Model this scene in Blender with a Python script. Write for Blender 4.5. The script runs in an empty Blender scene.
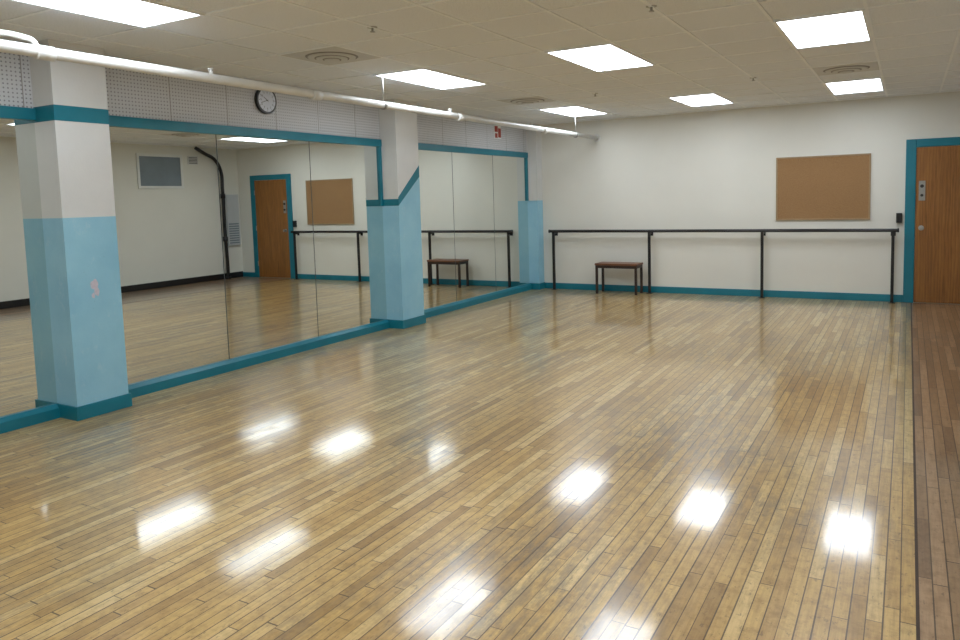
import bpy, bmesh, math, random
from mathutils import Vector, Matrix
random.seed(4)
sc = bpy.context.scene
COL = sc.collection

# ------------------------------------------------------------ helpers
def lin(r, g, b):
    def f(c):
        c /= 255.0
        return c/12.92 if c <= .04045 else ((c+.055)/1.055)**2.4
    return (f(r), f(g), f(b), 1)

class NT:
    def __init__(s, name):
        s.m = bpy.data.materials.new(name); s.m.use_nodes = True
        s.t = s.m.node_tree
        s.b = s.t.nodes['Principled BSDF']
    def n(s, typ, **kw):
        nd = s.t.nodes.new(typ)
        for k, v in kw.items(): setattr(nd, k, v)
        return nd
    def l(s, a, b): s.t.links.new(a, b)
    def math(s, op, a, b=None, c=None):
        nd = s.n('ShaderNodeMath', operation=op)
        for i, v in enumerate((a, b, c)):
            if v is None: continue
            if isinstance(v, (int, float)): nd.inputs[i].default_value = v
            else: s.l(v, nd.inputs[i])
        return nd.outputs[0]
    def coord(s):
        tc = s.n('ShaderNodeTexCoord'); return tc.outputs['Object']
    def noise(s, vec, scale, detail=3, rough=.5):
        nd = s.n('ShaderNodeTexNoise'); nd.inputs['Scale'].default_value = scale
        nd.inputs['Detail'].default_value = detail; nd.inputs['Roughness'].default_value = rough
        if vec: s.l(vec, nd.inputs['Vector'])
        return nd.outputs[0]
    def mapping(s, vec, scale=(1,1,1), loc=(0,0,0)):
        nd = s.n('ShaderNodeMapping'); nd.inputs['Scale'].default_value = scale
        nd.inputs['Location'].default_value = loc
        s.l(vec, nd.inputs['Vector']); return nd.outputs[0]
    def ramp(s, fac, stops):
        nd = s.n('ShaderNodeValToRGB'); e = nd.color_ramp.elements
        while len(e) < len(stops): e.new(.5)
        for el, (p, c) in zip(e, stops): el.position = p; el.color = c
        s.l(fac, nd.inputs[0]); return nd.outputs[0]
    def mix(s, fac, a, b, blend='MIX'):
        nd = s.n('ShaderNodeMix', data_type='RGBA', blend_type=blend)
        for i, v in ((0, fac), (6, a), (7, b)):
            if isinstance(v, (int, float)): nd.inputs[i].default_value = v
            elif isinstance(v, tuple): nd.inputs[i].default_value = v
            else: s.l(v, nd.inputs[i])
        return nd.outputs[2]
    def bump(s, h, strength=.2, dist=.01):
        nd = s.n('ShaderNodeBump'); nd.inputs['Strength'].default_value = strength
        nd.inputs['Distance'].default_value = dist
        s.l(h, nd.inputs['Height']); s.l(nd.outputs[0], s.b.inputs['Normal'])

def paint(name, rgb, rough=.5, var=.06, scale=3, metal=0, bump=.0, spec=.5):
    k = NT(name); c = lin(*rgb)
    co = k.coord(); nz = k.noise(co, scale, 4, .6)
    lo = tuple(v*(1-var) for v in c[:3])+(1,); hi = tuple(min(1, v*(1+var)) for v in c[:3])+(1,)
    k.l(k.ramp(nz, [(.3, lo), (.7, hi)]), k.b.inputs['Base Color'])
    k.b.inputs['Roughness'].default_value = rough
    k.b.inputs['Metallic'].default_value = metal
    k.b.inputs['Specular IOR Level'].default_value = spec
    if bump: k.bump(k.noise(co, 60, 3), bump, .004)
    return k.m

M = {}
M['wall'] = paint('wall_paint_cream', (224, 223, 215), .55, .03, .8, bump=.15)
M['colwhite'] = paint('column_paint_white', (216, 217, 216), .5, .04, 2, bump=.15)
M['teal'] = paint('paint_teal', (14, 116, 136), .35, .10, 4)
M['black'] = paint('paint_black', (18, 17, 20), .35, .2, 5)
M['bbase'] = paint('rubber_base_black', (26, 24, 26), .4, .2, 5)
M['white'] = paint('enamel_white', (225, 226, 224), .4, .04, 4)
M['pipe'] = paint('pipe_paint_white', (220, 220, 217), .35, .06, 6)
M['metal'] = paint('brushed_metal', (170, 170, 168), .3, .1, 20, metal=.9)
M['grid'] = paint('ceiling_grid_enamel', (242, 246, 250), .45, .03, 4)
M['vent'] = paint('vent_enamel', (206, 207, 206), .5, .06, 6)
M['ventgap'] = paint('vent_shadow_gap', (140, 138, 134), .6, .1, 6)
M['dark'] = paint('dark_gap', (50, 48, 46), .7, .1, 6)
M['fseam'] = paint('floor_seam_filler', (66, 48, 36), .6, .2, 30)
M['seam'] = paint('mirror_seam', (70, 78, 78), .5, .1, 6)
M['grey'] = paint('grey_enamel', (120, 132, 142), .4, .08, 3)
M['cab'] = paint('cabinet_enamel', (190, 194, 198), .4, .05, 3)
M['benchtop'] = paint('bench_laminate', (112, 72, 48), .4, .15, 12)
M['benchframe'] = paint('bench_frame', (48, 34, 30), .4, .2, 8)
M['patch'] = paint('plaster_patch_pink', (204, 196, 210), .6, .12, 40)
M['face'] = paint('clock_face', (205, 210, 222), .4, .03, 9)
M['red'] = paint('sticker_red', (150, 50, 36), .5, .2, 30)

# faded light-blue column paint with scuffs
k = NT('column_paint_light_blue'); co = k.coord()
n1 = k.noise(co, 2.2, 4, .6); n2 = k.noise(k.mapping(co, (1, 1, .6)), 11, 5, .75); n3 = k.noise(co, 38, 3, .7)
c = k.ramp(n1, [(.3, lin(138, 192, 218)), (.7, lin(156, 206, 226))])
c = k.mix(k.math('MULTIPLY', k.ramp(n2, [(.58, (0, 0, 0, 1)), (.70, (1, 1, 1, 1))]), .35), c, lin(184, 214, 228))
c = k.mix(k.math('MULTIPLY', k.ramp(n3, [(.68, (0, 0, 0, 1)), (.74, (1, 1, 1, 1))]), .4), c, lin(110, 148, 166))
k.l(c, k.b.inputs['Base Color']); k.b.inputs['Roughness'].default_value = .35
k.bump(k.noise(co, 60, 3), .15, .004); M['blue'] = k.m

# mirror
k = NT('mirror_glass'); k.b.inputs['Metallic'].default_value = 1; k.b.inputs['Roughness'].default_value = 0
k.b.inputs['Base Color'].default_value = (.80, .83, .80, 1)
M['mirror'] = k.m

# acoustic ceiling tile
k = NT('acoustic_ceiling_tile'); co = k.coord()
n1 = k.noise(co, 120, 3, .7); n2 = k.noise(co, .5, 2)
base = k.ramp(n1, [(.36, lin(184, 188, 194)), (.50, lin(238, 243, 250)), (1, lin(242, 247, 253))])
base = k.mix(.35, base, k.ramp(n2, [(.3, lin(230, 234, 240)), (.7, lin(242, 247, 252))]))
k.l(base, k.b.inputs['Base Color']); k.b.inputs['Roughness'].default_value = .9
k.bump(n1, .4, .004); M['tile'] = k.m

# perforated soffit board
k = NT('perforated_board'); co = k.coord(); sx = k.n('ShaderNodeSeparateXYZ'); k.l(co, sx.inputs[0])
def hole(v, p):
    a = k.math('SUBTRACT', k.math('FRACT', k.math('DIVIDE', v, p)), .5)
    return k.math('MULTIPLY', a, a)
d = k.math('ADD', hole(sx.outputs[1], .03), hole(sx.outputs[2], .03))
hl = k.math('LESS_THAN', d, .04)
se = k.math('LESS_THAN', k.math('FRACT', k.math('DIVIDE', sx.outputs[1], .61)), .012)
c = k.mix(hl, lin(202, 204, 208), lin(138, 138, 144))
c = k.mix(se, c, lin(140, 138, 136))
k.l(c, k.b.inputs['Base Color']); k.b.inputs['Roughness'].default_value = .6
M['peg'] = k.m

# cork
k = NT('cork'); co = k.coord(); n1 = k.noise(co, 90, 4, .8); n2 = k.noise(co, 2.2, 3)
c = k.ramp(n1, [(.3, lin(110, 82, 52)), (.5, lin(160, 124, 84)), (.75, lin(190, 155, 113))])
c = k.mix(k.math('MULTIPLY', n2, .3), c, lin(126, 90, 58))
k.l(c, k.b.inputs['Base Color']); k.b.inputs['Roughness'].default_value = .9; k.bump(n1, .4, .004); M['cork'] = k.m
M['corkframe'] = paint('oak_frame', (160, 134, 100), .4, .12, 12)

# door wood
k = NT('door_oak_veneer'); co = k.coord()
n1 = k.noise(k.mapping(co, (7, 7, .55)), 3, 5, .6); n2 = k.noise(k.mapping(co, (60, 60, 1.5)), 4, 3, .6)
w = k.n('ShaderNodeTexWave', wave_type='BANDS', bands_direction='X'); k.l(k.mapping(co, (1, 1, .12)), w.inputs[0])
w.inputs['Scale'].default_value = 9; w.inputs['Distortion'].default_value = 9; w.inputs['Detail'].default_value = 3
c = k.ramp(n1, [(.3, lin(116, 72, 28)), (.55, lin(150, 98, 44)), (.75, lin(172, 118, 58))])
c = k.mix(.3, c, k.ramp(w.outputs[1], [(0, lin(100, 60, 22)), (1, lin(170, 116, 56))]))
c = k.mix(.25, c, k.ramp(n2, [(.4, lin(80, 48, 20)), (.6, lin(170, 116, 56))]))
k.l(c, k.b.inputs['Base Color']); k.b.inputs['Roughness'].default_value = .35; M['door'] = k.m

# strip floor
def floor_mat(name, dark):
    k = NT(name); co = k.coord(); sx = k.n('ShaderNodeSeparateXYZ'); k.l(co, sx.inputs[0])
    W = .054
    x = k.math('DIVIDE', sx.outputs[0], W); xi = k.math('FLOOR', x); xf = k.math('FRACT', x)
    wn = k.n('ShaderNodeTexWhiteNoise', noise_dimensions='1D'); k.l(xi, wn.inputs['W'])
    r0 = wn.outputs['Value']
    ln = k.math('MULTIPLY_ADD', r0, .65, .5)
    y = k.math('ADD', k.math('DIVIDE', sx.outputs[1], ln), k.math('MULTIPLY', r0, 37.3))
    yi = k.math('FLOOR', y); yf = k.math('FRACT', y)
    cb = k.n('ShaderNodeCombineXYZ'); k.l(xi, cb.inputs[0]); k.l(yi, cb.inputs[1])
    w2 = k.n('ShaderNodeTexWhiteNoise', noise_dimensions='3D'); k.l(cb.outputs[0], w2.inputs['Vector'])
    r = w2.outputs['Value']
    if not dark:
        c = k.ramp(r, [(0, lin(174, 138, 82)), (.15, lin(200, 163, 100)), (.7, lin(216, 180, 113)), (1, lin(232, 202, 142))])
    else:
        c = k.ramp(r, [(0, lin(136, 108, 80)), (.4, lin(160, 130, 98)), (1, lin(184, 152, 118))])
    # grain along Y, shifted per board
    cg = k.n('ShaderNodeCombineXYZ'); k.l(k.math('MULTIPLY', r, 50), cg.inputs[2])
    va = k.n('ShaderNodeVectorMath', operation='ADD'); k.l(co, va.inputs[0]); k.l(cg.outputs[0], va.inputs[1])
    g = k.noise(k.mapping(va.outputs[0], (1, .06, 1)), 75, 5, .65)
    c = k.mix(.5, c, k.ramp(g, [(.3, (.52, .45, .37, 1)), (.6, (1, 1, 1, 1))]), 'MULTIPLY')
    # scuffs / mottling
    g2 = k.noise(co, 14, 5, .75)
    c = k.mix(.6, c, k.ramp(g2, [(.36, (.60, .54, .46, 1)), (.54, (1, 1, 1, 1))]), 'MULTIPLY')
    g5 = k.noise(co, .9, 3, .6)
    c = k.mix(.35, c, k.ramp(g5, [(.35, (.80, .74, .66, 1)), (.6, (1, 1, 1, 1))]), 'MULTIPLY')
    # small dark scuff specks
    g6 = k.noise(k.mapping(co, (1, .45, 1)), 46, 3, .7)
    sp = k.ramp(g6, [(.60, (0, 0, 0, 1)), (.68, (1, 1, 1, 1))])
    c = k.mix(k.math('MULTIPLY', sp, .5), c, lin(92, 72, 50))
    # big worn, greyed areas where the finish has gone
    g3 = k.noise(k.mapping(co, (1, .55, 1), (3.1, 1.7, 0)), .75, 3, .6)
    worn = k.ramp(g3, [(.45, (0, 0, 0, 1)), (.62, (1, 1, 1, 1))])
    g4 = k.noise(k.mapping(co, (1, .2, 1)), 22, 4, .8)
    wf = k.math('MULTIPLY', worn, k.ramp(g4, [(.42, (0, 0, 0, 1)), (.58, (1, 1, 1, 1))]))
    c = k.mix(k.math('MULTIPLY', wf, .6), c, lin(106, 98, 90))
    # gaps
    wn2 = k.n('ShaderNodeTexWhiteNoise', noise_dimensions='1D'); k.l(k.math('ADD', xi, 91.5), wn2.inputs['W'])
    gw = k.math('MULTIPLY_ADD', wn2.outputs['Value'], .07, .05)
    gx = k.math('LESS_THAN', xf, gw)
    gy = k.math('LESS_THAN', yf, .006)
    gp = k.math('MAXIMUM', gx, gy)
    c = k.mix(k.math('MULTIPLY', gp, .85), c, lin(58, 40, 26))
    k.l(c, k.b.inputs['Base Color'])
    rr = k.math('MULTIPLY_ADD', g2, .2, .22)
    k.l(rr, k.b.inputs['Roughness'])
    k.b.inputs['Specular IOR Level'].default_value = .5
    k.b.inputs['Coat Weight'].default_value = .9 if not dark else .6
    cr = k.math('MULTIPLY_ADD', k.noise(co, 30, 4, .7), .14, .015)
    cr = k.math('MULTIPLY_ADD', wf, .06, cr)
    k.l(cr, k.b.inputs['Coat Roughness'])
    cup = k.math('MULTIPLY', k.math('SUBTRACT', xf, .5), k.math('SUBTRACT', r, .5))
    h = k.math('ADD', k.math('MULTIPLY', cup, .8), k.math('MULTIPLY', gp, -.6))
    h = k.math('ADD', h, k.math('MULTIPLY', g2, .14))
    bp = k.n('ShaderNodeBump'); bp.inputs['Strength'].default_value = .4; bp.inputs['Distance'].default_value = .0012
    k.l(h, bp.inputs['Height']); k.l(bp.outputs[0], k.b.inputs['Normal']); k.l(bp.outputs[0], k.b.inputs['Coat Normal'])
    return k.m
M['floor'] = floor_mat('maple_strip_floor', False)
M['floor2'] = floor_mat('dark_strip_floor', True)

# light lens (prismatic acrylic)
k = NT('prismatic_light_lens'); co = k.coord()
k.b.inputs['Base Color'].default_value = (.9, .9, .9, 1)
sx = k.n('ShaderNodeSeparateXYZ'); k.l(co, sx.inputs[0])
t = k.math('ABSOLUTE', k.math('SINE', k.math('MULTIPLY', sx.outputs[0], 10.3)))
k.b.inputs['Emission Color'].default_value = (.85, .925, 1, 1)
k.l(k.math('MULTIPLY_ADD', t, 1.5, 10.2), k.b.inputs['Emission Strength'])
M['lens'] = k.m

def add_box(bm, x0, x1, y0, y1, z0, z1, mi=0):
    vs = [bm.verts.new(p) for p in [(x0,y0,z0),(x1,y0,z0),(x1,y1,z0),(x0,y1,z0),(x0,y0,z1),(x1,y0,z1),(x1,y1,z1),(x0,y1,z1)]]
    for f in [(0,3,2,1),(4,5,6,7),(0,1,5,4),(1,2,6,5),(2,3,7,6),(3,0,4,7)]:
        fc = bm.faces.new([vs[i] for i in f]); fc.material_index = mi

def obj_from(bm, name, mats, parent=None, bevel=0, smooth=False):
    me = bpy.data.meshes.new(name); bm.normal_update(); bm.to_mesh(me); bm.free()
    o = bpy.data.objects.new(name, me); COL.objects.link(o)
    for m in mats: me.materials.append(M[m])
    if smooth:
        for p in me.polygons: p.use_smooth = True
    if bevel:
        b = o.modifiers.new('bevel', 'BEVEL'); b.width = bevel; b.segments = 2; b.limit_method = 'ANGLE'
    if parent: o.parent = parent
    return o

def boxes(name, lst, mats, parent=None, bevel=0):
    bm = bmesh.new()
    for b in lst:
        add_box(bm, *b[:6], b[6] if len(b) > 6 else 0)
    return obj_from(bm, name, mats, parent, bevel)

def empty(name):
    e = bpy.data.objects.new(name, None); COL.objects.link(e); e.empty_display_size = .1; return e

def add_cyl(bm, p0, p1, r, seg=24, mi=0, r2=None):
    p0 = Vector(p0); p1 = Vector(p1); d = p1-p0
    rot = d.to_track_quat('Z', 'Y').to_matrix().to_4x4()
    mat = Matrix.Translation((p0+p1)/2) @ rot
    r_ = bmesh.ops.create_cone(bm, cap_ends=True, segments=seg, radius1=r, radius2=r if r2 is None else r2, depth=d.length, matrix=mat)
    for v in r_['verts']:
        for f in v.link_faces: f.material_index = mi

def cyls(name, lst, mats, parent=None, seg=24, bevel=0):
    bm = bmesh.new()
    for c in lst: add_cyl(bm, c[0], c[1], c[2], seg, c[3] if len(c) > 3 else 0, c[4] if len(c) > 4 else None)
    o = obj_from(bm, name, mats, parent, bevel)
    for p in o.data.polygons:
        if len(p.vertices) == 4: p.use_smooth = True
    return o

def tube(name, pts, r, mat, parent=None):
    cu = bpy.data.curves.new(name+'_c', 'CURVE'); cu.dimensions = '3D'
    s = cu.splines.new('BEZIER'); s.bezier_points.add(len(pts)-1)
    for bp_, p in zip(s.bezier_points, pts):
        bp_.co = p; bp_.handle_left_type = bp_.handle_right_type = 'AUTO'
    cu.bevel_depth = r; cu.bevel_resolution = 6; cu.resolution_u = 10; cu.use_fill_caps = True
    t = bpy.data.objects.new('tmp', cu); COL.objects.link(t)
    dg = bpy.context.evaluated_depsgraph_get()
    me = bpy.data.meshes.new_from_object(t.evaluated_get(dg))
    bpy.data.objects.remove(t)
    me.materials.clear(); me.materials.append(M[mat])
    for p in me.polygons: p.use_smooth = True
    o = bpy.data.objects.new(name, me); COL.objects.link(o)
    if parent: o.parent = parent
    return o

# ------------------------------------------------------------ dimensions
XM = -5.554; XR = 1.50; YB = -2.0; YF = 11.28; H = 2.75
XS = 0.058     # seam where the darker strip floor starts
MZ0, MZ1 = .10, 2.20
TT = .085      # trim height over the mirrors

boxes('floor', [(XM-.2, XS, YB-.1, YF+.1, -.1, 0, 0), (XS, XR+.1, YB-.1, YF+.1, -.1, 0, 1)], ['floor', 'floor2'])
boxes('trim_floor_seam', [(XS-.006, XS+.006, YB, YF-.02, 0, .0012)], ['fseam'])
boxes('wall_left', [(XM-.2, XM-.02, YB-.1, YF+.1, 0, H)], ['wall'])
boxes('wall_right', [(XR, XR+.1, YB-.1, YF+.1, 0, H)], ['wall'])
boxes('wall_back', [(XM-.2, XR+.1, YF, YF+.1, 0, H)], ['wall'])
boxes('wall_front', [(XM-.2, XR+.1, YB-.1, YB, 0, H)], ['wall'])

# ------------------------------------------------------------ ceiling
T = .598; TX = TY = T
LX = -.572; GX0 = LX-T/2; GY0 = 9.26
boxes('ceiling', [(XM-.2, XR+.1, YB-.1, YF+.1, H, H+.1)], ['tile'])
bm = bmesh.new()
for i in range(-12, 12):
    x = GX0+i*TX
    if XM+.02 < x < XR-.02: add_box(bm, x-.011, x+.011, YB, YF, H-.006, H)
for j in range(-25, 8):
    y = GY0+j*TY
    if YB+.02 < y < YF-.02: add_box(bm, XM, XR, y-.011, y+.011, H-.0055, H)
add_box(bm, XM, XR, YF-.022, YF, H-.008, H)
add_box(bm, XR-.022, XR, YB, YF, H-.008, H)
obj_from(bm, 'trim_ceiling_grid', ['grid'])

for cx in (LX, LX-3*TX, LX-6*TX):
    for j in range(4):
        cy = GY0+TY-6*TY*j
        e = empty('ceiling_light')
        x0, x1, y0, y1 = cx-.293, cx+.293, cy-.592, cy+.592
        z0 = H-.014
        boxes('frame', [(x0, x0+.022, y0, y1, z0, H), (x1-.022, x1, y0, y1, z0, H),
                        (x0+.022, x1-.022, y0, y0+.022, z0, H), (x0+.022, x1-.022, y1-.022, y1, z0, H)], ['grid'], e)
        boxes('lens', [(x0+.022, x1-.022, y0+.022, y1-.022, H-.009, H-.001)], ['lens'], e)

def diffuser(cx, cy):
    e = empty('air_vent'); s = .287
    boxes('plate', [(cx-s, cx+s, cy-s, cy+s, H-.008, H-.001)], ['vent'], e, .003)
    bm = bmesh.new()
    for r, z, mi in ((.215, .006, 1), (.200, .013, 0), (.15, .016, 1), (.135, .023, 0), (.085, .026, 1), (.07, .034, 0)):
        add_cyl(bm, (cx, cy, H-.008-z), (cx, cy, H-.008), r-.01, 48, mi, r)
    obj_from(bm, 'cone_rings', ['vent', 'ventgap'], e)
diffuser(LX-6*TX, GY0-1.5*TY); diffuser(LX, GY0-1.5*TY); diffuser(LX-6*TX, GY0-7.5*TY)

for sxx, syy in ((LX-4.5*T, GY0-8.5*T), (LX-1.5*T, GY0-7.5*T), (LX-4.5*T, GY0-1.5*T), (LX-1.5*T, GY0-1.5*T)):
    cyls('sprinkler_head', [((sxx, syy, H-.004), (sxx, syy, H), .035, 0), ((sxx, syy, H-.03), (sxx, syy, H-.004), .008, 0),
                            ((sxx, syy, H-.034), (sxx, syy, H-.03), .018, 0)], ['metal'])

# ------------------------------------------------------------ columns
C1 = (3.12, 3.53); C2 = (7.16, 7.61); C3 = (11.08, YF)
ZB = 1.49
bays = [(YB, C1[0]), (C1[1], C2[0]), (C2[1], C3[0])]
def column(y0, y1, style):
    e = empty('column')
    x0, x1 = XM-.02, (-5.30 if style == 1 else -5.31 if style == 2 else -5.37)
    if style == 1:
        L = [(x0, x1, y0, y1, 0, ZB, 1), (x0, x1, y0, y1, ZB, 2.185, 0), (x0-.001, x1+.002, y0-.002, y1+.002, 2.185, 2.295, 2),
             (x0, x1, y0, y1, 2.295, H, 0)]
    else:
        L = [(x0, x1, y0, y1, 0, ZB, 1), (x0, x1, y0, y1, ZB, H, 0)]
    boxes('shaft', L, ['colwhite', 'blue', 'teal'], e)
    if style == 2:
        boxes('band', [(XM, x1+.002, y0-.002, y0, ZB, ZB+.08)], ['teal'], e)
        bm = bmesh.new()
        def prism(poly, xa, xb, mi):
            a = [bm.verts.new((xa, p[0], p[1])) for p in poly]; b = [bm.verts.new((xb, p[0], p[1])) for p in poly]
            n = len(poly)
            f = bm.faces.new(b); f.material_index = mi
            f = bm.faces.new(a[::-1]); f.material_index = mi
            for q in range(n):
                f = bm.faces.new((a[q], a[(q+1) % n], b[(q+1) % n], b[q])); f.material_index = mi
        prism([(y0-.002, ZB), (y1, 1.84), (y1, 1.98), (y0-.002, ZB+.1)], x1, x1+.002, 0)
        prism([(y0, ZB), (y1, ZB), (y1, 1.84)], x1, x1+.0015, 1)
        obj_from(bm, 'diagonal_band', ['teal', 'blue'], e)
    t = .016
    by1 = y1+t if style != 3 else y1
    bl = [(XM, x1+t, y0-t, y0, 0, .105), (x1, x1+t, y0, by1, 0, .105)]
    if style != 3: bl.append((XM, x1, y1, by1, 0, .105))
    boxes('base_moulding', bl, ['teal'], e, .004)
    if style == 1:
        bm = bmesh.new()
        for (py, pz, sy, sz) in ((3.32, .985, .03, .04), (3.335, .93, .02, .03), (3.305, .905, .012, .02)):
            pts = []
            for a in range(20):
                th = a/20*2*math.pi; rr = 1+.10*math.sin(3*th+py*9)+.08*math.sin(5*th+1)
                pts.append((py+sy*rr*math.cos(th), pz+sz*rr*math.sin(th)))
            v = [bm.verts.new((x1+.0012+.0002*sy, p[0], p[1])) for p in pts]; bm.faces.new(v)
        obj_from(bm, 'plaster_patch', ['patch'], e)
column(*C1, 1)
column(*C2, 2)
column(*C3, 3)

# ------------------------------------------------------------ mirror wall
for n, (a, b) in enumerate(bays):
    e = empty('wall_mirror')
    boxes('glass', [(XM-.018, XM, a, b, MZ0-.02, MZ1+.02)], ['mirror'], e)
    seams = []
    step = (b-a)/round((b-a)/1.28); y = a+step
    while y < b-.1:
        seams.append((XM, XM+.0012, y-.004, y+.004, MZ0, MZ1)); y += step
    boxes('panel_seams', seams, ['seam'], e)
    boxes('trim_%d' % (n+1), [(XM, XM+.03, a, b, MZ1, MZ1+TT)], ['teal'], None, .003)
    if n > 0: boxes('trim_%d' % (n+4), [(XM, XM+.025, b-.045, b-.003, ZB, MZ1)], ['teal'], None, .003)
    bm = bmesh.new()
    prof = [(XM, 0), (XM+.045, 0), (XM+.045, .075), (XM+.02, .105), (XM, .105)]
    A = [bm.verts.new((p[0], a, p[1])) for p in prof]; B = [bm.verts.new((p[0], b, p[1])) for p in prof]
    for q in range(5): bm.faces.new((A[q], B[q], B[(q+1) % 5], A[(q+1) % 5]))
    bm.faces.new(A); bm.faces.new(B[::-1])
    bmesh.ops.recalc_face_normals(bm, faces=bm.faces)
    obj_from(bm, 'baseboard_left' if n == 0 else 'baseboard_left_%d' % (n+1), ['teal'])
    boxes('trim_soffit_board_%d' % (n+1), [(XM-.018, XM+.004, a, b, MZ1+TT, H)], ['peg'])

# ------------------------------------------------------------ baseboards
boxes('baseboard_back', [(-5.35, -.04, YF-.018, YF, 0, .10), (1.13, XR, YF-.018, YF, 0, .10)], ['teal'], None, .004)
boxes('baseboard_right', [(XR-.012, XR, YB, YF-.02, 0, .12)], ['bbase'], None, .004)
boxes('baseboard_front', [(XM, XR-.02, YB, YB+.012, 0, .12)], ['bbase'], None, .004)

# ------------------------------------------------------------ door
DL, DR = .08, 1.0
boxes('trim_door_frame', [(DL-.12, DL, YF-.03, YF, 0, 2.165), (DR, DR+.12, YF-.03, YF, 0, 2.165), (DL, DR, YF-.03, YF, 2.06, 2.165)], ['teal'], None, .004)
e = empty('door_1')
boxes('leaf', [(DL+.003, DR-.003, YF-.02, YF-.002, .008, 2.057)], ['door'], e, .002)
boxes('lock_plate', [(DL+.035, DL+.11, YF-.026, YF-.02, 1.36, 1.62)], ['metal'], e, .003)
lx = DL+.072
cyls('lock_cylinder', [((lx, YF-.04, 1.55), (lx, YF-.026, 1.55), .022), ((lx, YF-.045, 1.43), (lx, YF-.026, 1.43), .018)], ['dark'], e)
cyls('door_knob', [((lx, YF-.026, 1.0), (lx, YF-.02, 1.0), .034), ((lx, YF-.06, 1.0), (lx, YF-.026, 1.0), .012),
                   ((lx, YF-.085, 1.0), (lx, YF-.06, 1.0), .028, 0, .02)], ['metal'], e, bevel=.003)
boxes('hinges', [(DR-.015, DR+.005, YF-.034, YF-.03, z, z+.1) for z in (.25, 1.0, 1.75)], ['metal'], e)

# ------------------------------------------------------------ cork board
e = empty('cork_bulletin_board')
a, b, c, d = -1.66, -.45, 1.115, 2.01
boxes('cork', [(a+.02, b-.02, YF-.014, YF-.002, c+.02, d-.02)], ['cork'], e)
boxes('frame', [(a, b, YF-.022, YF-.002, c, c+.022), (a, b, YF-.022, YF-.002, d-.022, d), (a, a+.022, YF-.022, YF-.002, c+.022, d-.022),
                (b-.022, b, YF-.022, YF-.002, c+.022, d-.022)], ['corkframe'], e, .003)

# ------------------------------------------------------------ ballet barre
e = empty('ballet_barre'); yb = YF-.12; zb = .975
bm = bmesh.new(); add_cyl(bm, (-5.19, yb, zb), (-.12, yb, zb), .023, 20)
add_cyl(bm, (-5.21, yb, zb), (-5.19, yb, zb), .028, 20); add_cyl(bm, (-.12, yb, zb), (-.10, yb, zb), .028, 20)
obj_from(bm, 'rail', ['black'], e, 0, False)
bm = bmesh.new()
for x in (-5.13, -3.50, -1.83, -.17):
    add_box(bm, x-.019, x+.019, yb-.019, yb+.019, .006, zb-.015)
    add_box(bm, x-.04, x+.04, yb-.04, yb+.04, 0, .008)
    add_box(bm, x-.014, x+.014, yb+.019, YF-.002, zb-.05, zb-.025)
    add_box(bm, x-.03, x+.03, YF-.008, YF-.002, zb-.08, zb+.01)
obj_from(bm, 'posts', ['black'], e, .003)
boxes('wall_outlet_box', [(-.14, -.07, YF-.05, YF-.001, 1.07, 1.20), (-.13, -.08, YF-.055, YF-.05, 1.09, 1.18)], ['black'], None, .004)

# ------------------------------------------------------------ bench
e = empty('bench'); bx0, bx1, by0, by1, bz = -4.30, -3.61, 10.88, 11.20, .48
boxes('seat', [(bx0, bx1, by0, by1, bz-.03, bz)], ['benchtop'], e, .006)
L = [(bx0+.01, bx1-.01, by0+.01, by0+.03, bz-.075, bz-.03), (bx0+.01, bx1-.01, by1-.03, by1-.01, bz-.075, bz-.03),
     (bx0+.01, bx0+.03, by0+.03, by1-.03, bz-.075, bz-.03), (bx1-.03, bx1-.01, by0+.03, by1-.03, bz-.075, bz-.03)]
for x in (bx0+.008, bx1-.043):
    for y in (by0+.008, by1-.043): L.append((x, x+.035, y, y+.035, 0, bz-.03))
boxes('frame_legs', L, ['benchframe'], e, .003)

# ------------------------------------------------------------ ceiling pipe
e = empty('ceiling_pipe'); PX, PZ, PR = -4.38, 2.455, .034
bm = bmesh.new(); add_cyl(bm, (PX, YB+.02, PZ), (PX, YF-.004, PZ+.01), PR, 28)
for y in (2.55, 4.8, 7.1, 9.3):
    add_cyl(bm, (PX, y-.05, PZ), (PX, y+.05, PZ), PR+.008, 28)
add_cyl(bm, (PX, YF-.02, PZ+.01), (PX, YF-.003, PZ+.01), PR+.03, 28)
o = obj_from(bm, 'run', ['pipe'], e)
for p in o.data.polygons:
    if len(p.vertices) == 4: p.use_smooth = True
L = []
for y in (.4, 3.73, 6.9, 8.9):
    L += [((PX, y, PZ), (PX, y, PZ+PR+.03), .016), ((PX, y, PZ+PR+.03), (PX, y, PZ+PR+.04), .022)]
cyls('caps', L, ['pipe'], e)
L = []
for y in (1.2, 5.73, 10.4): L += [((PX, y, PZ), (PX, y, H-.003), .006), ((PX, y-.014, PZ), (PX, y+.014, PZ), PR+.006), ((PX, y, H-.008), (PX, y, H-.003), .025)]
cyls('hangers', L, ['metal'], e)
tube('branch', [(PX, 2.50, PZ), (PX, 2.50, PZ+.05), (PX-.01, 2.44, PZ+.075), (PX-.05, 2.2, PZ+.075), (PX-.1, 1.6, PZ+.075), (PX-.1, YB+.05, PZ+.075)], .015, 'pipe', e)

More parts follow.
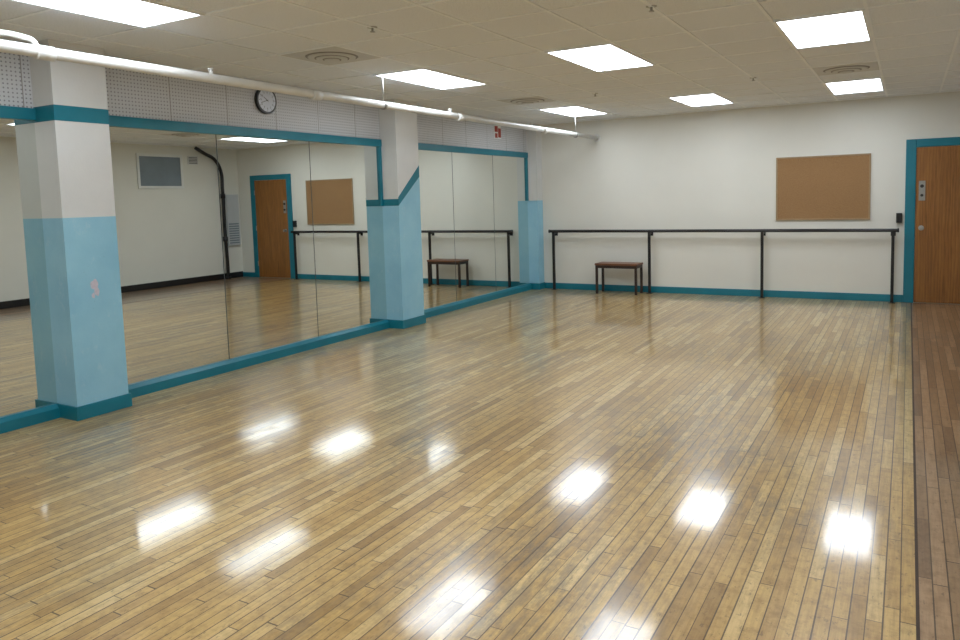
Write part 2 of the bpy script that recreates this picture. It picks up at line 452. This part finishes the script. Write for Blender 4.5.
# ------------------------------------------------------------ clock
e = empty('wall_clock'); cy, cz, cr = 5.35, 2.565, .13; x0 = XM+.005
cyls('case', [((x0, cy, cz), (x0+.035, cy, cz), cr)], ['black'], e, 48, .004)
cyls('face', [((x0+.035, cy, cz), (x0+.0365, cy, cz), cr-.02)], ['face'], e, 48)
bm = bmesh.new()
def hand(ang, ln, w, x):
    c_, s_ = math.cos(ang), math.sin(ang)
    def P(u, v): return (x, cy+u*c_+v*s_, cz-u*s_+v*c_)
    bm.faces.new([bm.verts.new(P(*q)) for q in ((-w, -.015), (w, -.015), (w*.6, ln), (-w*.6, ln))])
hand(math.radians(305), .055, .004, x0+.0385); hand(math.radians(250), .085, .003, x0+.039)
for q in range(12):
    a = math.radians(q*30); c_, s_ = math.cos(a), math.sin(a)
    pts = [(-.0025, .096), (.0025, .096), (.0025, .107), (-.0025, .107)]
    bm.faces.new([bm.verts.new((x0+.0375, cy+u*c_+v*s_, cz-u*s_+v*c_)) for u, v in pts])
obj_from(bm, 'hands_and_ticks', ['black'], e)
for q in range(1, 13):
    cu = bpy.data.curves.new('num', 'FONT'); cu.body = str(q); cu.size = .03; cu.align_x = 'CENTER'; cu.align_y = 'CENTER'
    t = bpy.data.objects.new('tmp', cu); COL.objects.link(t)
    dg = bpy.context.evaluated_depsgraph_get(); me = bpy.data.meshes.new_from_object(t.evaluated_get(dg)); bpy.data.objects.remove(t)
    me.materials.clear(); me.materials.append(M['black'])
    o = bpy.data.objects.new('numeral_%d' % q, me); COL.objects.link(o); o.parent = e
    a = math.radians(q*30)
    o.matrix_world = Matrix.Translation((x0+.0378, cy+.080*math.sin(a), cz+.080*math.cos(a))) @ Matrix(((0,0,1,0),(1,0,0,0),(0,1,0,0),(0,0,0,1)))

# small sticker plaque on the soffit
e = empty('wall_plaque')
boxes('board', [(XM+.005, XM+.012, 9.97, 10.20, 2.46, 2.66)], ['white'], e, .002)
boxes('marks', [(XM+.012, XM+.013, 9.99, 10.09, 2.56, 2.65), (XM+.012, XM+.013, 10.1, 10.19, 2.48, 2.62), (XM+.012, XM+.013, 10.0, 10.08, 2.47, 2.54)], ['red'], e)

# ------------------------------------------------------------ right wall (seen in the mirrors)
e = empty('wall_vent_window'); y0, y1, z0, z1 = 8.88, 9.88, 1.91, 2.57
boxes('frame', [(XR-.03, XR-.001, y0, y1, z0, z0+.05), (XR-.03, XR-.001, y0, y1, z1-.05, z1), (XR-.03, XR-.001, y0, y0+.05, z0+.05, z1-.05), (XR-.03, XR-.001, y1-.05, y1, z0+.05, z1-.05)], ['white'], e, .003)
boxes('pane', [(XR-.02, XR-.001, y0+.05, y1-.05, z0+.05, z1-.05)], ['grey'], e)
e = empty('wall_register')
boxes('plate', [(XR-.015, XR-.001, 10.02, 10.26, 2.39, 2.56)], ['vent'], e)
boxes('slots', [(XR-.017, XR-.015, 10.04, 10.24, 2.41+.028*q, 2.422+.028*q) for q in range(5)], ['dark'], e)
e = empty('black_drain_pipe'); px = XR-.1
tube('run', [(px, 10.15, 2.72), (px, 10.35, 2.62), (px, 10.60, 2.50), (px, 10.74, 2.28), (px, 10.76, 1.9), (px, 10.76, 1.0), (px, 10.78, .4), (px, 10.78, .003)], .035, 'black', e)
cyls('couplings', [((px, 10.76, 1.7), (px, 10.76, 1.8), .05), ((px, 10.76, .8), (px, 10.76, .9), .05), ((px, 10.78, .003), (px, 10.78, .05), .055)], ['black'], e)
e = empty('utility_panel')
boxes('cabinet', [(XR-.06, XR-.001, 10.88, 11.2, .70, 1.78)], ['cab'], e, .004)
boxes('grille', [(XR-.064, XR-.06, 10.91, 11.17, .74+.05*q, .77+.05*q) for q in range(9)], ['grey'], e)
boxes('wall_thermostat', [(XR-.03, XR-.001, 6.82, 6.92, 2.30, 2.45)], ['dark'], None, .003)

# ------------------------------------------------------------ camera
f, yaw, pit, rol, pcx, pcy = 738.0, .5129, .0886, -.0278, 493.5, 263.9
fw = Vector((-math.sin(yaw)*math.cos(pit), math.cos(yaw)*math.cos(pit), -math.sin(pit)))
r = Vector((math.cos(yaw), math.sin(yaw), 0)); u = r.cross(fw)
r2 = r*math.cos(rol)+u*math.sin(rol); u2 = -r*math.sin(rol)+u*math.cos(rol)
cd = bpy.data.cameras.new('camera'); cam = bpy.data.objects.new('camera', cd); COL.objects.link(cam)
cd.sensor_width = 36; cd.lens = f/960*36; cd.clip_start = .05
cd.shift_x = (480-pcx)/960; cd.shift_y = (pcy-320)/960
m = Matrix((( r2.x, u2.x, -fw.x, 0), (r2.y, u2.y, -fw.y, 0), (r2.z, u2.z, -fw.z, 1.5458), (0, 0, 0, 1)))
cam.matrix_world = m
sc.camera = cam
w = bpy.data.worlds.new('world'); sc.world = w; w.use_nodes = True
w.node_tree.nodes['Background'].inputs[0].default_value = (.6, .65, .7, 1)
w.node_tree.nodes['Background'].inputs[1].default_value = .3
sc.view_settings.view_transform = 'Standard'
